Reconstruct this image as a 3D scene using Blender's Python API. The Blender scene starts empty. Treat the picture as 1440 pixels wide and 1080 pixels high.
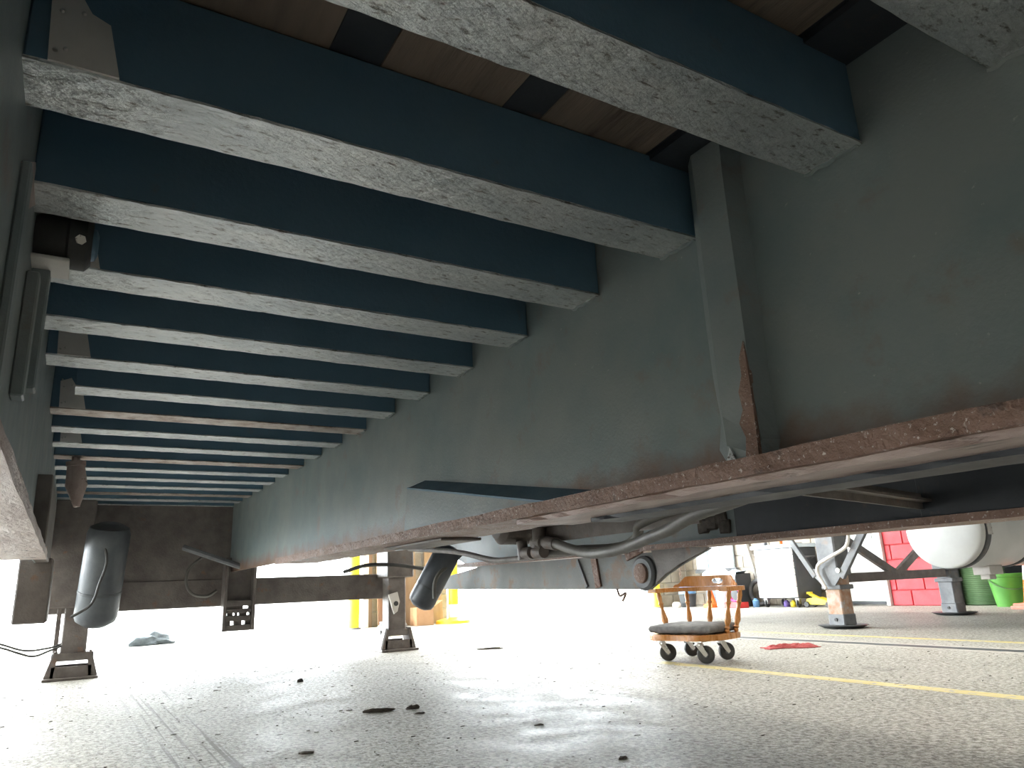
import bpy, bmesh, math, random
from mathutils import Vector, Matrix
random.seed(11)
SC = bpy.context.scene
COL = SC.collection
pi = math.pi

# ---------------------------------------------------------------- camera, world, exposure
F = 1026.887
H = 0.50
R = Matrix(((0.86191524, -0.09926552, -0.49724087), (-0.50534197, -0.24864756, -0.82631948), (-0.0416127, 0.96349403, -0.26447616)))
cam = bpy.data.cameras.new('camera')
cam.sensor_width = 36.0
cam.lens = F / 1440 * 36
cam.clip_start = 0.02
camo = bpy.data.objects.new('camera', cam)
COL.objects.link(camo)
camo.matrix_world = Matrix.Translation((0, 0, H)) @ R.to_4x4()
SC.camera = camo

W = bpy.data.worlds.new('world')
SC.world = W
W.use_nodes = True
bg = W.node_tree.nodes['Background']
bg.inputs['Color'].default_value = (0.90, 0.965, 1.0, 1)
bg.inputs['Strength'].default_value = 10.0

def add_fill_lamp(x, y, power):  # unseen area lamps, added overhead to brighten the bay
    l = bpy.data.lights.new('added_fill', 'AREA')
    l.shape = 'RECTANGLE'; l.size = 1.2; l.size_y = 0.5; l.energy = power; l.color = (1.0, 0.96, 0.88)
    o = bpy.data.objects.new('added_fill', l); COL.objects.link(o); o.location = (x, y, 5.55)
for lx, ly in ((-3, 1.5), (-3, 6.5), (4.3, -1.5), (4.3, 7.0), (7.6, 1.5), (7.6, 6.8)):
    add_fill_lamp(lx, ly, 45)

vs = SC.view_settings
vs.view_transform = 'Standard'
vs.look = 'None'
vs.gamma = 1.0
vs.use_curve_mapping = False
vs.exposure = 1.35

# ---------------------------------------------------------------- helpers
def ray(px, py):
    return R @ Vector((px - 720, 540 - py, -F))
def at(px, py, x=None, y=None, z=None):
    d = ray(px, py)
    t = x / d.x if x is not None else (y / d.y if y is not None else (z - H) / d.z)
    return Vector((0, 0, H)) + d * t

class MB:
    def __init__(s): s.bm = bmesh.new()
    def box(s, x0, x1, y0, y1, z0, z1, bev=0.0):
        b = bmesh.new()
        bmesh.ops.create_cube(b, size=1)
        for v in b.verts:
            v.co = Vector((x0 + (v.co.x + .5) * (x1 - x0), y0 + (v.co.y + .5) * (y1 - y0), z0 + (v.co.z + .5) * (z1 - z0)))
        if bev: bmesh.ops.bevel(b, geom=b.edges[:], offset=bev, segments=1, affect='EDGES')
        s._add(b); return s
    def _add(s, b, M=None):
        if M is not None: bmesh.ops.transform(b, matrix=M, verts=b.verts[:])
        me = bpy.data.meshes.new('tmp'); b.to_mesh(me); b.free()
        s.bm.from_mesh(me); bpy.data.meshes.remove(me)
    def obox(s, c, size, rot, bev=0.0):
        b = bmesh.new(); bmesh.ops.create_cube(b, size=1)
        for v in b.verts: v.co = Vector((v.co.x * size[0], v.co.y * size[1], v.co.z * size[2]))
        if bev: bmesh.ops.bevel(b, geom=b.edges[:], offset=bev, segments=1, affect='EDGES')
        s._add(b, Matrix.Translation(c) @ rot.to_4x4()); return s
    def bar(s, p0, p1, w, h, bev=0.0, up=(0, 0, 1)):
        p0, p1 = Vector(p0), Vector(p1); d = p1 - p0
        yv = d.normalized(); xv = yv.cross(Vector(up)).normalized(); zv = xv.cross(yv)
        rot = Matrix((xv, yv, zv)).transposed()
        return s.obox((p0 + p1) / 2, (w, d.length, h), rot, bev)
    def cyl(s, p0, p1, r0, r1=None, n=24):
        return s.lathe(p0, p1, [(0, r0), (1, r0 if r1 is None else r1)], n)
    def lathe(s, p0, p1, prof, n=24, cap=True):
        """prof: (t along p0-p1 in 0..1, radius)"""
        p0, p1 = Vector(p0), Vector(p1); d = p1 - p0; a = d.normalized()
        u = a.orthogonal().normalized(); v = a.cross(u)
        rings = []
        for t, r in prof:
            rings.append([s.bm.verts.new(p0 + d * t + (u * math.cos(2 * pi * k / n) + v * math.sin(2 * pi * k / n)) * max(r, 1e-4)) for k in range(n)])
        for a_, b_ in zip(rings, rings[1:]):
            for k in range(n):
                s.bm.faces.new((a_[k], a_[(k + 1) % n], b_[(k + 1) % n], b_[k]))
        if cap:
            s.bm.faces.new(rings[0][::-1]); s.bm.faces.new(rings[-1])
        return s
    def tube(s, pts, r, n=10, smooth=6):
        pts = [Vector(p) for p in pts]
        if smooth and len(pts) > 2:
            q = []
            ext = [pts[0] * 2 - pts[1]] + pts + [pts[-1] * 2 - pts[-2]]
            for i in range(1, len(ext) - 2):
                a, b, c, d = ext[i - 1:i + 3]
                for k in range(smooth):
                    t = k / smooth
                    q.append(0.5 * ((2 * b) + (c - a) * t + (2 * a - 5 * b + 4 * c - d) * t * t + (3 * b - a - 3 * c + d) * t ** 3))
            q.append(pts[-1]); pts = q
        rings = []; u = None
        for i, p in enumerate(pts):
            d = (pts[min(i + 1, len(pts) - 1)] - pts[max(i - 1, 0)]).normalized()
            u = d.orthogonal().normalized() if u is None else (u - d * u.dot(d)).normalized()
            v = d.cross(u)
            rings.append([s.bm.verts.new(p + (u * math.cos(2 * pi * k / n) + v * math.sin(2 * pi * k / n)) * r) for k in range(n)])
        for a_, b_ in zip(rings, rings[1:]):
            for k in range(n): s.bm.faces.new((a_[k], a_[(k + 1) % n], b_[(k + 1) % n], b_[k]))
        s.bm.faces.new(rings[0][::-1]); s.bm.faces.new(rings[-1])
        return s
    def prism(s, pts, off):
        """closed polygon of 3-D points, extruded by vector off"""
        pts = [Vector(p) for p in pts]; off = Vector(off)
        a = [s.bm.verts.new(p) for p in pts]; b = [s.bm.verts.new(p + off) for p in pts]
        s.bm.faces.new(a[::-1]); s.bm.faces.new(b)
        n = len(a)
        for k in range(n): s.bm.faces.new((a[k], a[(k + 1) % n], b[(k + 1) % n], b[k]))
        return s
    def rough(s, amp, cell=0.05, axes=(1, 1, 1)):
        """small uneven edges: cut and jitter"""
        for v in s.bm.verts:
            v.co += Vector(((random.random() - .5) * amp * axes[0], (random.random() - .5) * amp * axes[1], (random.random() - .5) * amp * axes[2]))
        return s
    def cut(s, n=1):
        bmesh.ops.subdivide_edges(s.bm, edges=s.bm.edges[:], cuts=n, use_grid_fill=True); return s

ABS = {}
def obj(name, mb, m, parent=None, smooth=False, kind=None, label=None):
    bm = mb.bm
    bmesh.ops.recalc_face_normals(bm, faces=bm.faces[:])
    xs = [v.co for v in bm.verts]
    lo = Vector([min(c[i] for c in xs) for i in range(3)]); hi = Vector([max(c[i] for c in xs) for i in range(3)])
    org = Vector(((lo.x + hi.x) / 2, (lo.y + hi.y) / 2, lo.z))
    bmesh.ops.translate(bm, vec=-org, verts=bm.verts[:])
    me = bpy.data.meshes.new(name); bm.to_mesh(me); bm.free()
    if smooth:
        for p in me.polygons: p.use_smooth = True
        try: me.set_sharp_from_angle(angle=math.radians(40))
        except Exception: pass
    me.materials.append(m)
    o = bpy.data.objects.new(name, me); COL.objects.link(o)
    off = Vector((0, 0, 0))
    if parent is not None:
        o.parent = parent; off = ABS.get(parent, Vector((0, 0, 0)))
    o.location = org - off
    ABS[o] = org
    if kind: o['kind'] = kind
    if label: o['label'] = label
    return o
def thing(name, label, cat, loc, rz=0, group=None, local=False):
    o = bpy.data.objects.new(name, None); COL.objects.link(o)
    o.empty_display_size = .1
    o.location = loc; o.rotation_euler = (0, 0, rz); o['label'] = label; o['category'] = cat
    if group: o['group'] = group
    ABS[o] = Vector((0, 0, 0)) if local else Vector(loc)
    return o
def tag(o, label, cat, group=None):
    o['label'] = label; o['category'] = cat
    if group: o['group'] = group
    return o
def dup(o, delta, parent='same'):
    """copy of a part with its sub-parts, moved by delta"""
    c = o.copy(); COL.objects.link(c)
    c.location = Vector(o.location) + Vector(delta)
    ABS[c] = ABS[o] + Vector(delta)
    for ch in list(o.children):
        d = ch.copy(); COL.objects.link(d); d.parent = c
        for g in list(ch.children):
            e = g.copy(); COL.objects.link(e); e.parent = d
    return c

# ---------------------------------------------------------------- materials
def mat(name, c1, c2=None, scale=6, rough=(.5, .65), bump=0.0, bscale=60, metal=0.0, layers=(), stretch=(1, 1, 1), spec=.5, detail=6, coords='pos', zrust=None, bdist=.01):
    m = bpy.data.materials.new(name); m.use_nodes = True
    nt = m.node_tree; N = nt.nodes; L = nt.links
    b = N['Principled BSDF']
    g = N.new('ShaderNodeNewGeometry') if coords == 'pos' else N.new('ShaderNodeTexCoord')
    mp = N.new('ShaderNodeMapping'); mp.inputs['Scale'].default_value = stretch
    L.new(g.outputs['Position' if coords == 'pos' else 'Object'], mp.inputs['Vector'])
    def noise(sc, dt=detail, ro=.6):
        n = N.new('ShaderNodeTexNoise'); n.inputs['Scale'].default_value = sc; n.inputs['Detail'].default_value = dt; n.inputs['Roughness'].default_value = ro
        L.new(mp.outputs['Vector'], n.inputs['Vector']); return n.outputs['Fac']
    def ramp(fac, lo, hi, a=0., bb=1.):
        r = N.new('ShaderNodeMapRange'); r.inputs['From Min'].default_value = lo; r.inputs['From Max'].default_value = hi
        r.inputs['To Min'].default_value = a; r.inputs['To Max'].default_value = bb; L.new(fac, r.inputs['Value']); return r.outputs['Result']
    base = noise(scale)
    mix = N.new('ShaderNodeMix'); mix.data_type = 'RGBA'
    mix.inputs['A'].default_value = (*c1, 1); mix.inputs['B'].default_value = (*(c2 or c1), 1)
    L.new(ramp(base, .35, .65), mix.inputs['Factor'])
    colr = mix.outputs['Result']
    for (c, sc, lo, hi) in layers:
        k = N.new('ShaderNodeMix'); k.data_type = 'RGBA'
        L.new(colr, k.inputs['A']); k.inputs['B'].default_value = (*c, 1)
        L.new(ramp(noise(sc, 8, .65), lo, hi), k.inputs['Factor']); colr = k.outputs['Result']
    if zrust:
        sz = N.new('ShaderNodeSeparateXYZ'); L.new(g.outputs['Position'], sz.inputs[0])
        ad = N.new('ShaderNodeMath'); ad.operation = 'MULTIPLY_ADD'; ad.inputs[1].default_value = .16
        L.new(noise(9, 6, .6), ad.inputs[0]); L.new(sz.outputs['Z'], ad.inputs[2])
        k = N.new('ShaderNodeMix'); k.data_type = 'RGBA'
        L.new(colr, k.inputs['A']); k.inputs['B'].default_value = (*zrust[2], 1)
        L.new(ramp(ad.outputs[0], zrust[1], zrust[0]), k.inputs['Factor']); colr = k.outputs['Result']
    L.new(colr, b.inputs['Base Color'])
    L.new(ramp(noise(scale * 2.3), .3, .7, *rough), b.inputs['Roughness'])
    b.inputs['Metallic'].default_value = metal
    b.inputs['Specular IOR Level'].default_value = spec
    if bump:
        bp = N.new('ShaderNodeBump'); bp.inputs['Strength'].default_value = bump; bp.inputs['Distance'].default_value = bdist
        L.new(noise(bscale, 5, .6), bp.inputs['Height']); L.new(bp.outputs['Normal'], b.inputs['Normal'])
    return m
M = {}
RUST = (.16, .07, .04)
M['steel'] = mat('dark_steel_paint', (.10, .19, .27), (.125, .215, .295), 5, (.42, .6), .12, 90, layers=[((.15, .165, .17), 9, .62, .76), ((.26, .27, .27), 60, .72, .80)])
M['web'] = mat('grey_green_steel', (.19, .235, .245), (.25, .275, .27), 3.2, (.42, .6), .15, 120, layers=[((.23, .19, .165), 7, .58, .74), ((.40, .40, .38), 70, .69, .77)])
M['web_mid'] = mat('grey_green_web_rusting_at_foot', (.18, .235, .245), (.25, .28, .275), 3.2, (.42, .6), .15, 120, layers=[((.23, .19, .165), 7, .58, .74), ((.42, .42, .40), 70, .66, .74)], zrust=(.79, .86, (.21, .13, .095)))
M['worn'] = mat('worn_pitted_steel', (.58, .61, .62), (.76, .77, .76), 10, (.30, .48), .6, 60, metal=.85, stretch=(.4, 1, 1), bdist=.03, layers=[((.24, .22, .20), 70, .56, .66), ((.80, .82, .82), 45, .60, .68)])
M['worn_rust'] = mat('rusty_pitted_steel', (.40, .31, .25), (.58, .54, .50), 9, (.28, .5), .8, 55, metal=.6, layers=[((.22, .13, .09), 14, .5, .66)])
M['rust'] = mat('rust', (.21, .118, .085), (.30, .18, .135), 14, (.35, .6), .9, 70, layers=[((.11, .07, .055), 18, .60, .70), ((.62, .54, .48), 110, .60, .65)])  # rust, with the palest specks painted in as metal glints
M['rust_pale'] = mat('pale_scraped_rust', (.38, .28, .25), (.52, .42, .38), 12, (.4, .6), .8, 60, stretch=(1, .25, 1), layers=[((.09, .07, .06), 20, .60, .68)])
M['wood_deck'] = mat('deck_wood', (.17, .13, .105), (.26, .20, .155), 14, (.7, .85), .3, 60, stretch=(1, .12, 1), layers=[((.07, .05, .04), 9, .6, .75)])
M['pale_parts_and_light'] = mat('pale_primer_and_light', (.66, .62, .58), (.74, .70, .66), 8, (.35, .5), .15, 60)  # pale parts, and the light patches painted on the cross members
M['rubber'] = mat('black_rubber', (.035, .034, .034), (.06, .058, .055), 12, (.5, .65), .1, 90)
M['black_steel'] = mat('black_steel_paint', (.028, .034, .044), (.045, .05, .06), 5, (.5, .65), .1, 90, layers=[((.09, .07, .06), 8, .62, .75)])
M['plate_rusty'] = mat('grey_plate_with_rust', (.135, .14, .135), (.20, .195, .18), 3, (.42, .6), .2, 110, layers=[((.19, .125, .085), 6, .53, .62), ((.36, .30, .24), 40, .66, .74)])
M['hose'] = mat('dusty_hose', (.10, .095, .085), (.15, .14, .125), 10, (.45, .6), .1, 90)
M['cyl'] = mat('blue_grey_cylinder', (.055, .06, .07), (.09, .10, .11), 5, (.35, .5), .08, 60, metal=.1)
M['leg'] = mat('brown_grey_leg_steel', (.12, .10, .092), (.19, .165, .15), 9, (.45, .6), .3, 70, layers=[((.20, .12, .08), 12, .6, .7)])
M['floor'] = None
M['gal'] = mat('dull_galvanised_steel', (.115, .12, .13), (.19, .195, .20), 9, (.4, .55), .1, 60, metal=.1, layers=[((.20, .15, .12), 7, .60, .72)])
M['leg_rust'] = mat('orange_rusted_leg', (.36, .17, .09), (.45, .36, .29), 14, (.5, .7), .3, 60, layers=[((.40, .40, .41), 8, .56, .66)])
M['white_tank'] = mat('white_tank_paint', (.80, .80, .78), (.86, .86, .84), 4, (.28, .36), 0)
M['chair_wood'] = mat('varnished_orange_wood', (.42, .17, .045), (.58, .26, .08), 20, (.22, .35), .08, 60, stretch=(1, 1, .25), coords='obj')
M['cushion'] = mat('grey_cushion_cloth', (.13, .125, .12), (.20, .195, .19), 26, (.8, .9), .5, 160)
M['chrome'] = mat('zinc_plate', (.55, .53, .48), (.65, .63, .60), 20, (.25, .38), .05, 90, metal=.8)
M['block'] = mat('beige_concrete_block', (.30, .26, .21), (.40, .35, .29), 6, (.8, .95), .5, 90, layers=[((.22, .19, .155), 8, .6, .75)])
M['mortar'] = mat('mortar', (.42, .39, .35), (.50, .47, .43), 9, (.85, .95), .4, 90)
M['red_block'] = mat('red_painted_block', (.62, .04, .055), (.70, .06, .075), 5, (.4, .55), .35, 90, layers=[((.45, .04, .05), 8, .62, .75)])
M['red_mortar'] = mat('red_painted_mortar', (.48, .03, .04), (.55, .04, .05), 6, (.5, .6), .3, 90)
M['white'] = mat('white_paint', (.76, .77, .76), (.82, .83, .82), 4, (.4, .5), 0)
M['offwhite'] = mat('building_white', (.62, .62, .60), (.70, .70, .68), 2, (.7, .85), .1, 60)
M['glass_grey'] = mat('frosted_pane', (.45, .53, .50), (.52, .60, .57), 3, (.2, .3), 0)
M['yellow'] = mat('yellow_paint', (.85, .62, .02), (.90, .70, .05), 5, (.4, .5), .05, 60)
M['stripe'] = mat('worn_yellow_stripe', (.62, .50, .16), (.66, .58, .30), 9, (.5, .6), .1, 90, layers=[((.40, .38, .33), 14, .56, .64)])
M['orange'] = mat('cone_orange', (.85, .14, .02), (.90, .18, .03), 5, (.45, .55), 0)
M['orange_faded'] = mat('faded_cone_base', (.80, .25, .18), (.86, .33, .25), 6, (.5, .6), .1, 60)
M['cone_white'] = mat('reflective_white', (.8, .8, .8), (.85, .85, .85), 5, (.3, .4), 0)
M['green'] = mat('green_plastic', (.07, .26, .03), (.10, .32, .05), 4, (.35, .45), .03, 60)
M['dark_green'] = mat('dark_green_metal', (.07, .14, .06), (.10, .18, .08), 4, (.45, .55), .05, 60)
M['charcoal'] = mat('charcoal_panel', (.05, .055, .06), (.07, .075, .08), 4, (.4, .5), 0)
M['blue'] = mat('blue_plastic', (.12, .26, .45), (.17, .33, .52), 4, (.4, .5), 0)
M['blue_pale'] = mat('pale_blue_sheet', (.52, .62, .68), (.62, .70, .74), 4, (.4, .55), .1, 20)
M['magenta'] = mat('magenta_cable_sheath', (.65, .04, .22), (.72, .06, .28), 6, (.4, .5), 0)
M['red'] = mat('red_enamel', (.65, .03, .03), (.72, .05, .04), 5, (.35, .45), 0)
M['rag'] = mat('red_shop_rag', (.42, .06, .065), (.52, .12, .115), 30, (.85, .95), .5, 120)
M['plywood'] = mat('brown_plywood', (.26, .17, .10), (.36, .25, .16), 10, (.7, .8), .2, 60, stretch=(1, 1, .15), layers=[((.14, .10, .07), 6, .6, .72)])
M['card'] = mat('brown_board', (.48, .27, .14), (.55, .33, .18), 6, (.7, .8), .1, 60)
M['bag'] = mat('white_plastic_sack', (.28, .30, .32), (.42, .44, .46), 9, (.4, .55), .6, 30)
M['cloth_grey'] = mat('dusty_blue_grey_cloth', (.07, .085, .095), (.12, .14, .15), 14, (.8, .95), .6, 60)
M['tape'] = mat('grey_pole_paint', (.33, .31, .28), (.42, .40, .37), 8, (.5, .6), .1, 60)
M['debris'] = mat('dark_dirt_clod', (.06, .05, .04), (.11, .09, .075), 30, (.8, .95), .8, 90)
M['dark_room'] = mat('dark_alcove_shade', (.05, .06, .07), (.07, .08, .09), 4, (.7, .8), 0)  # gloom of the unlit room put into its wall colour
M['drum_violet'] = mat('purple_plastic', (.16, .10, .35), (.2, .13, .42), 6, (.4, .5), 0)

def floor_mat():
    m = bpy.data.materials.new('worn_concrete_floor'); m.use_nodes = True
    nt = m.node_tree; N = nt.nodes; L = nt.links; b = N['Principled BSDF']
    g = N.new('ShaderNodeNewGeometry')
    def mp(sc):
        k = N.new('ShaderNodeMapping'); k.inputs['Scale'].default_value = sc; L.new(g.outputs['Position'], k.inputs['Vector']); return k.outputs['Vector']
    def noise(v, sc, d=8, r=.62):
        n = N.new('ShaderNodeTexNoise'); n.inputs['Scale'].default_value = sc; n.inputs['Detail'].default_value = d; n.inputs['Roughness'].default_value = r
        L.new(v, n.inputs['Vector']); return n.outputs['Fac']
    def rng(f, lo, hi, a=0., c=1.):
        r = N.new('ShaderNodeMapRange'); r.inputs['From Min'].default_value = lo; r.inputs['From Max'].default_value = hi
        r.inputs['To Min'].default_value = a; r.inputs['To Max'].default_value = c; L.new(f, r.inputs['Value']); return r.outputs['Result']
    def mixc(f, A, B):
        k = N.new('ShaderNodeMix'); k.data_type = 'RGBA'; L.new(f, k.inputs['Factor'])
        for s, v in (('A', A), ('B', B)):
            if isinstance(v, tuple): k.inputs[s].default_value = (*v, 1)
            else: L.new(v, k.inputs[s])
        return k.outputs['Result']
    def mul(a, c):
        k = N.new('ShaderNodeMath'); k.operation = 'MULTIPLY'; L.new(a, k.inputs[0]); L.new(c, k.inputs[1]); return k.outputs[0]
    p = mp((1, 1, 1))
    c = mixc(rng(noise(p, 1.3), .35, .65), (.27, .255, .215), (.36, .34, .295))
    c = mixc(rng(noise(p, 7), .52, .75, 0, .7), c, (.30, .275, .24))
    c = mixc(rng(noise(p, 48, 6, .78), .45, .56, 0, .9), c, (.60, .585, .54))
    c = mixc(rng(noise(mp((1, .6, 1)), 62, 5, .78), .515, .59, 0, .9), c, (.15, .14, .12))
    c = mixc(rng(noise(mp((1, .8, 1)), 3.2, 9, .78), .58, .68, 0, .7), c, (.14, .13, .115))
    c = mixc(rng(noise(mp((1, .55, 1)), 42, 6, .7), .62, .67, 0, .85), c, (.10, .09, .08))      # dark flecks
    c = mixc(rng(noise(mp((1, .7, 1)), 14, 7, .72), .64, .69, 0, .8), c, (.12, .11, .10))      # bigger flecks
    # tyre scuffs running along the bay near x = 0.35 .. 0.6
    sx = N.new('ShaderNodeSeparateXYZ'); L.new(g.outputs['Position'], sx.inputs[0])
    band = mul(rng(sx.outputs['X'], .26, .34), rng(sx.outputs['X'], .60, .52))
    fade = mul(band, rng(sx.outputs['Y'], 5.6, 4.4))
    st = rng(noise(mp((30, .35, 1)), 1.6, 3, .5), .54, .62, 0, .75)
    c = mixc(mul(st, fade), c, (.15, .14, .125))
    L.new(c, b.inputs['Base Color'])
    L.new(rng(noise(p, 5), .3, .7, .45, .70), b.inputs['Roughness'])
    b.inputs['Specular IOR Level'].default_value = .07
    bp = N.new('ShaderNodeBump'); bp.inputs['Strength'].default_value = .35; bp.inputs['Distance'].default_value = .004
    L.new(noise(p, 45, 8, .7), bp.inputs['Height']); L.new(bp.outputs['Normal'], b.inputs['Normal'])
    return m
M['floor'] = floor_mat()

# ---------------------------------------------------------------- building shell
XR, YB, XL, YF, ZC = 9.85, 10.4, -6.5, -5.0, 5.8
def struct(name, mb, m, parent=None):
    return obj(name, mb, m, parent, kind='structure')
b = MB().box(XL, XR + .2, YF, YB + .25, -.2, 0)
floor = struct('floor', b, M['floor'])
struct('ground', MB().box(-60, 60, -60, 80, -.32, -.21), M['mortar'])
struct('ceiling', MB().box(XL - .2, XR + 2.2, YF - .2, YB + .2, ZC, ZC + .2), M['offwhite'])
struct('wall_front', MB().box(XL, XR + .2, YF - .2, YF, -.2, ZC), M['tape'])
# unseen left side: openings sized for the light they let in
b = MB()
for y0, y1 in ((YF, 5.6), (7.6, 8.0), (YB - .3, YB)): b.box(XL - .2, XL, y0, y1, -.2, 4.4)
b.box(XL - .2, XL, YF, YB, 4.4, ZC)
struct('wall_left_unseen', b, M['offwhite'])
# back wall: pier between two open doorways, header above
b = MB().box(XL, XR + .2, YB, YB + .2, 4.2, ZC)
b.box(XL, XL + .5, YB, YB + .2, -.2, 4.2)
b.box(3.72, 4.95, YB, YB + .2, -.2, 4.2)
b.box(9.02, XR + .2, YB, YB + .2, -.2, 4.2)
wall_back = struct('wall_back', b, M['mortar'])
# right wall: slab, white door, red pier, dark alcove opening
b = MB().box(XR, XR + .2, 6.42, YB, -.2, ZC)
b.box(XR, XR + .2, YF, 2.0, -.2, ZC)
b.box(XR, XR + .2, 2.0, 5.62, 3.0, ZC)
wall_right = struct('wall_right', b, M['mortar'])
wall_pier = struct('wall_pier', MB().box(XR, XR + .2, 5.62, 6.42, -.2, ZC), M['red_mortar'])
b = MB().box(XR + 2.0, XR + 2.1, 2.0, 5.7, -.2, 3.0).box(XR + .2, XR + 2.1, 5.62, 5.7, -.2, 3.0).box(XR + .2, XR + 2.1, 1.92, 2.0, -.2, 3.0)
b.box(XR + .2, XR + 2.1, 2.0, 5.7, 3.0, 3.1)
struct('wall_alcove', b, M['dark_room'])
struct('trim_1', MB().box(XR + .2, XR + 2.1, 2.0, 5.62, -.2, 0), M['floor'])

# concrete blocks laid into the walls where the photo shows them
def blocks(parent, m, axis, a0, a1, face, rows, sgn, bl=.40, bh=.203, name='concrete_block'):
    proto = {}
    for r in range(rows):
        off = (bl / 2 if r % 2 else 0)
        a = a0 - off
        while a < a1 - .02:
            s0, s1 = max(a, a0) + .006, min(a + bl, a1) - .006
            if s1 - s0 > .05:
                key = round(s1 - s0, 3)
                z0, z1 = r * bh + .006, (r + 1) * bh - .006
                if key in proto:
                    o0, c0, zz = proto[key]
                    d = ((s0 + s1) / 2 - c0); dz = z0 - zz
                    dup(o0, (d, 0, dz) if axis == 'x' else (0, d, dz))
                else:
                    mb = MB()
                    if axis == 'x': mb.box(s0, s1, face - .02, face + .02, z0, z1, .005)
                    else: mb.box(face - .02, face + .02, s0, s1, z0, z1, .005)
                    proto[key] = (obj(name, mb, m, parent), (s0 + s1) / 2, z0)
            a += bl
blocks(wall_right, M['block'], 'y', 7.2, YB, XR, 6, -1)
blocks(wall_pier, M['red_block'], 'y', 5.72, 6.40, XR, 6, -1)
blocks(wall_back, M['block'], 'x', 3.74, 4.95, YB, 5, -1)
blocks(wall_back, M['block'], 'x', 9.04, 9.80, YB, 6, -1)

# white side door in the right wall
d1 = struct('door_1', MB().box(XR - .03, XR, 6.49, 7.16, .06, 2.2, .004), M['white'])
struct('door_pane', MB().box(XR - .04, XR - .03, 6.56, 6.98, .92, 1.7), M['glass_grey'], d1)
struct('door_sill', MB().box(XR - .05, XR, 6.49, 7.16, .02, .06), M['charcoal'], d1)
struct('trim_2', MB().box(XR - .06, XR, 6.42, 6.48, 0, 2.3, .004), M['offwhite'])
struct('trim_3', MB().box(XR - .05, XR, 5.64, 5.70, 0, 3.0, .004), M['white'])
struct('trim_4', MB().box(XR - .06, XR + .1, 5.50, 5.62, 0, 3.0, .004), M['charcoal'])
# door jambs of the open doorways at the back
struct('trim_5', MB().box(3.62, 3.70, YB - .06, YB + .2, 0, 4.2, .004), M['white'])
struct('trim_6', MB().box(3.70, 3.76, YB - .03, YB + .2, 0, 4.2, .004), M['plywood'])
struct('trim_7', MB().box(8.96, 9.02, YB - .06, YB + .2, 0, 4.2, .004), M['charcoal'])
struct('trim_8', MB().box(9.03, 9.09, YB - .05, YB, 0, 4.2, .004), M['white'])

# painted lines and the recessed rail in the floor
struct('floor_stripe', MB().box(3.15, 3.24, -3, 9.5, 0, .0012), M['stripe'], floor)
struct('floor_stripe', MB().box(5.30, 5.39, -3, 9.5, 0, .0012), M['stripe'], floor)
struct('floor_rail', MB().box(4.76, 4.865, -3, 9.5, 0, .004), M['charcoal'], floor)
struct('floor_rail_edge', MB().box(4.87, 4.93, -3, 9.5, 0, .003), M['mortar'], floor)
struct('floor_rail_edge', MB().box(4.71, 4.755, -3, 9.5, 0, .003), M['mortar'], floor)

# ---------------------------------------------------------------- the trailer overhead
TR = thing('trailer', 'dark steel trailer frame overhead with deep beams, close-set cross members and rusty bottom flange', 'trailer', (1.12, 3.0, 0))
ZD, ZM = 1.392, 1.214              # deck underside, cross member underside
XW = 1.124
YA, YE = -2.0, 7.2

# centre beam
cb = obj('main_beam', MB().box(XW - .006, XW + .006, YA, YE, .69, ZD, .002), M['web_mid'], TR)
fl = MB().box(1.010, 1.236, YA, 4.4, .667, .700)
bmesh.ops.bisect_plane  # (kept whole: long flange)
bmf = fl.bm
n = 90
for i in range(1, n):
    y = YA + (4.4 - YA) * i / n
    bmesh.ops.bisect_plane(bmf, geom=bmf.verts[:] + bmf.edges[:] + bmf.faces[:], plane_co=(0, y, 0), plane_no=(0, 1, 0))
for v in bmf.verts: v.co += Vector((random.uniform(-.0025, .0025), 0, random.uniform(-.002, .002)))
obj('bottom_flange', fl, M['rust'], cb, label='rusty brown bottom flange with pitted edge')
def wavy_strip(x0, x1, z0, z1, y0, y1, n, amp):
    m = MB().box(x0, x1, y0, y1, z0, z1)
    for i in range(1, n):
        y = y0 + (y1 - y0) * i / n
        bmesh.ops.bisect_plane(m.bm, geom=m.bm.verts[:] + m.bm.edges[:] + m.bm.faces[:], plane_co=(0, y, 0), plane_no=(0, 1, 0))
    for v in m.bm.verts: v.co += Vector((random.uniform(-amp, amp), 0, random.uniform(-amp, amp) * .3))
    return m
obj('wear_plate', wavy_strip(1.028, 1.215, .655, .6675, YA, 1.72, 70, .004), M['rust_pale'], cb, label='pale scraped plate under the flange')
obj('wear_plate', wavy_strip(1.130, 1.232, .645, .6555, YA, 1.52, 60, .003), M['black_steel'], cb, label='dark edge plate under the flange')
obj('top_flange', MB().box(1.0, 1.25, YA, YE, ZD - .015, ZD - .001), M['black_steel'], cb)
# stiffener: a bulged channel, torn off at its foot
def stiffener(y0, y1):
    m = MB()
    d = .05
    prof = [(0, y0), (d, y0 + .008), (d, y1 - .045), (d * .55, y1 - .012), (0, y1)]
    zs = [.70, .712, .74, .80, .88, 1.0, 1.15, 1.30, ZD - .016]
    rows = []
    for k, z in enumerate(zs):
        j = .007 if k < 4 else .0015
        rows.append([m.bm.verts.new((XW - .005 - p[0] + random.uniform(-j, j), p[1] + random.uniform(-j, j), z + (random.uniform(-.012, .012) if k == 0 else 0))) for p in prof])
    for a, c in zip(rows, rows[1:]):
        for k in range(len(prof) - 1): m.bm.faces.new((a[k], a[k + 1], c[k + 1], c[k]))
        m.bm.faces.new((a[-1], a[0], c[0], c[-1]))
    m.bm.faces.new(rows[0]); m.bm.faces.new(rows[-1][::-1])
    return m
st = obj('stiffener', stiffener(.90, 1.032), M['web'], cb)
t = MB()
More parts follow.
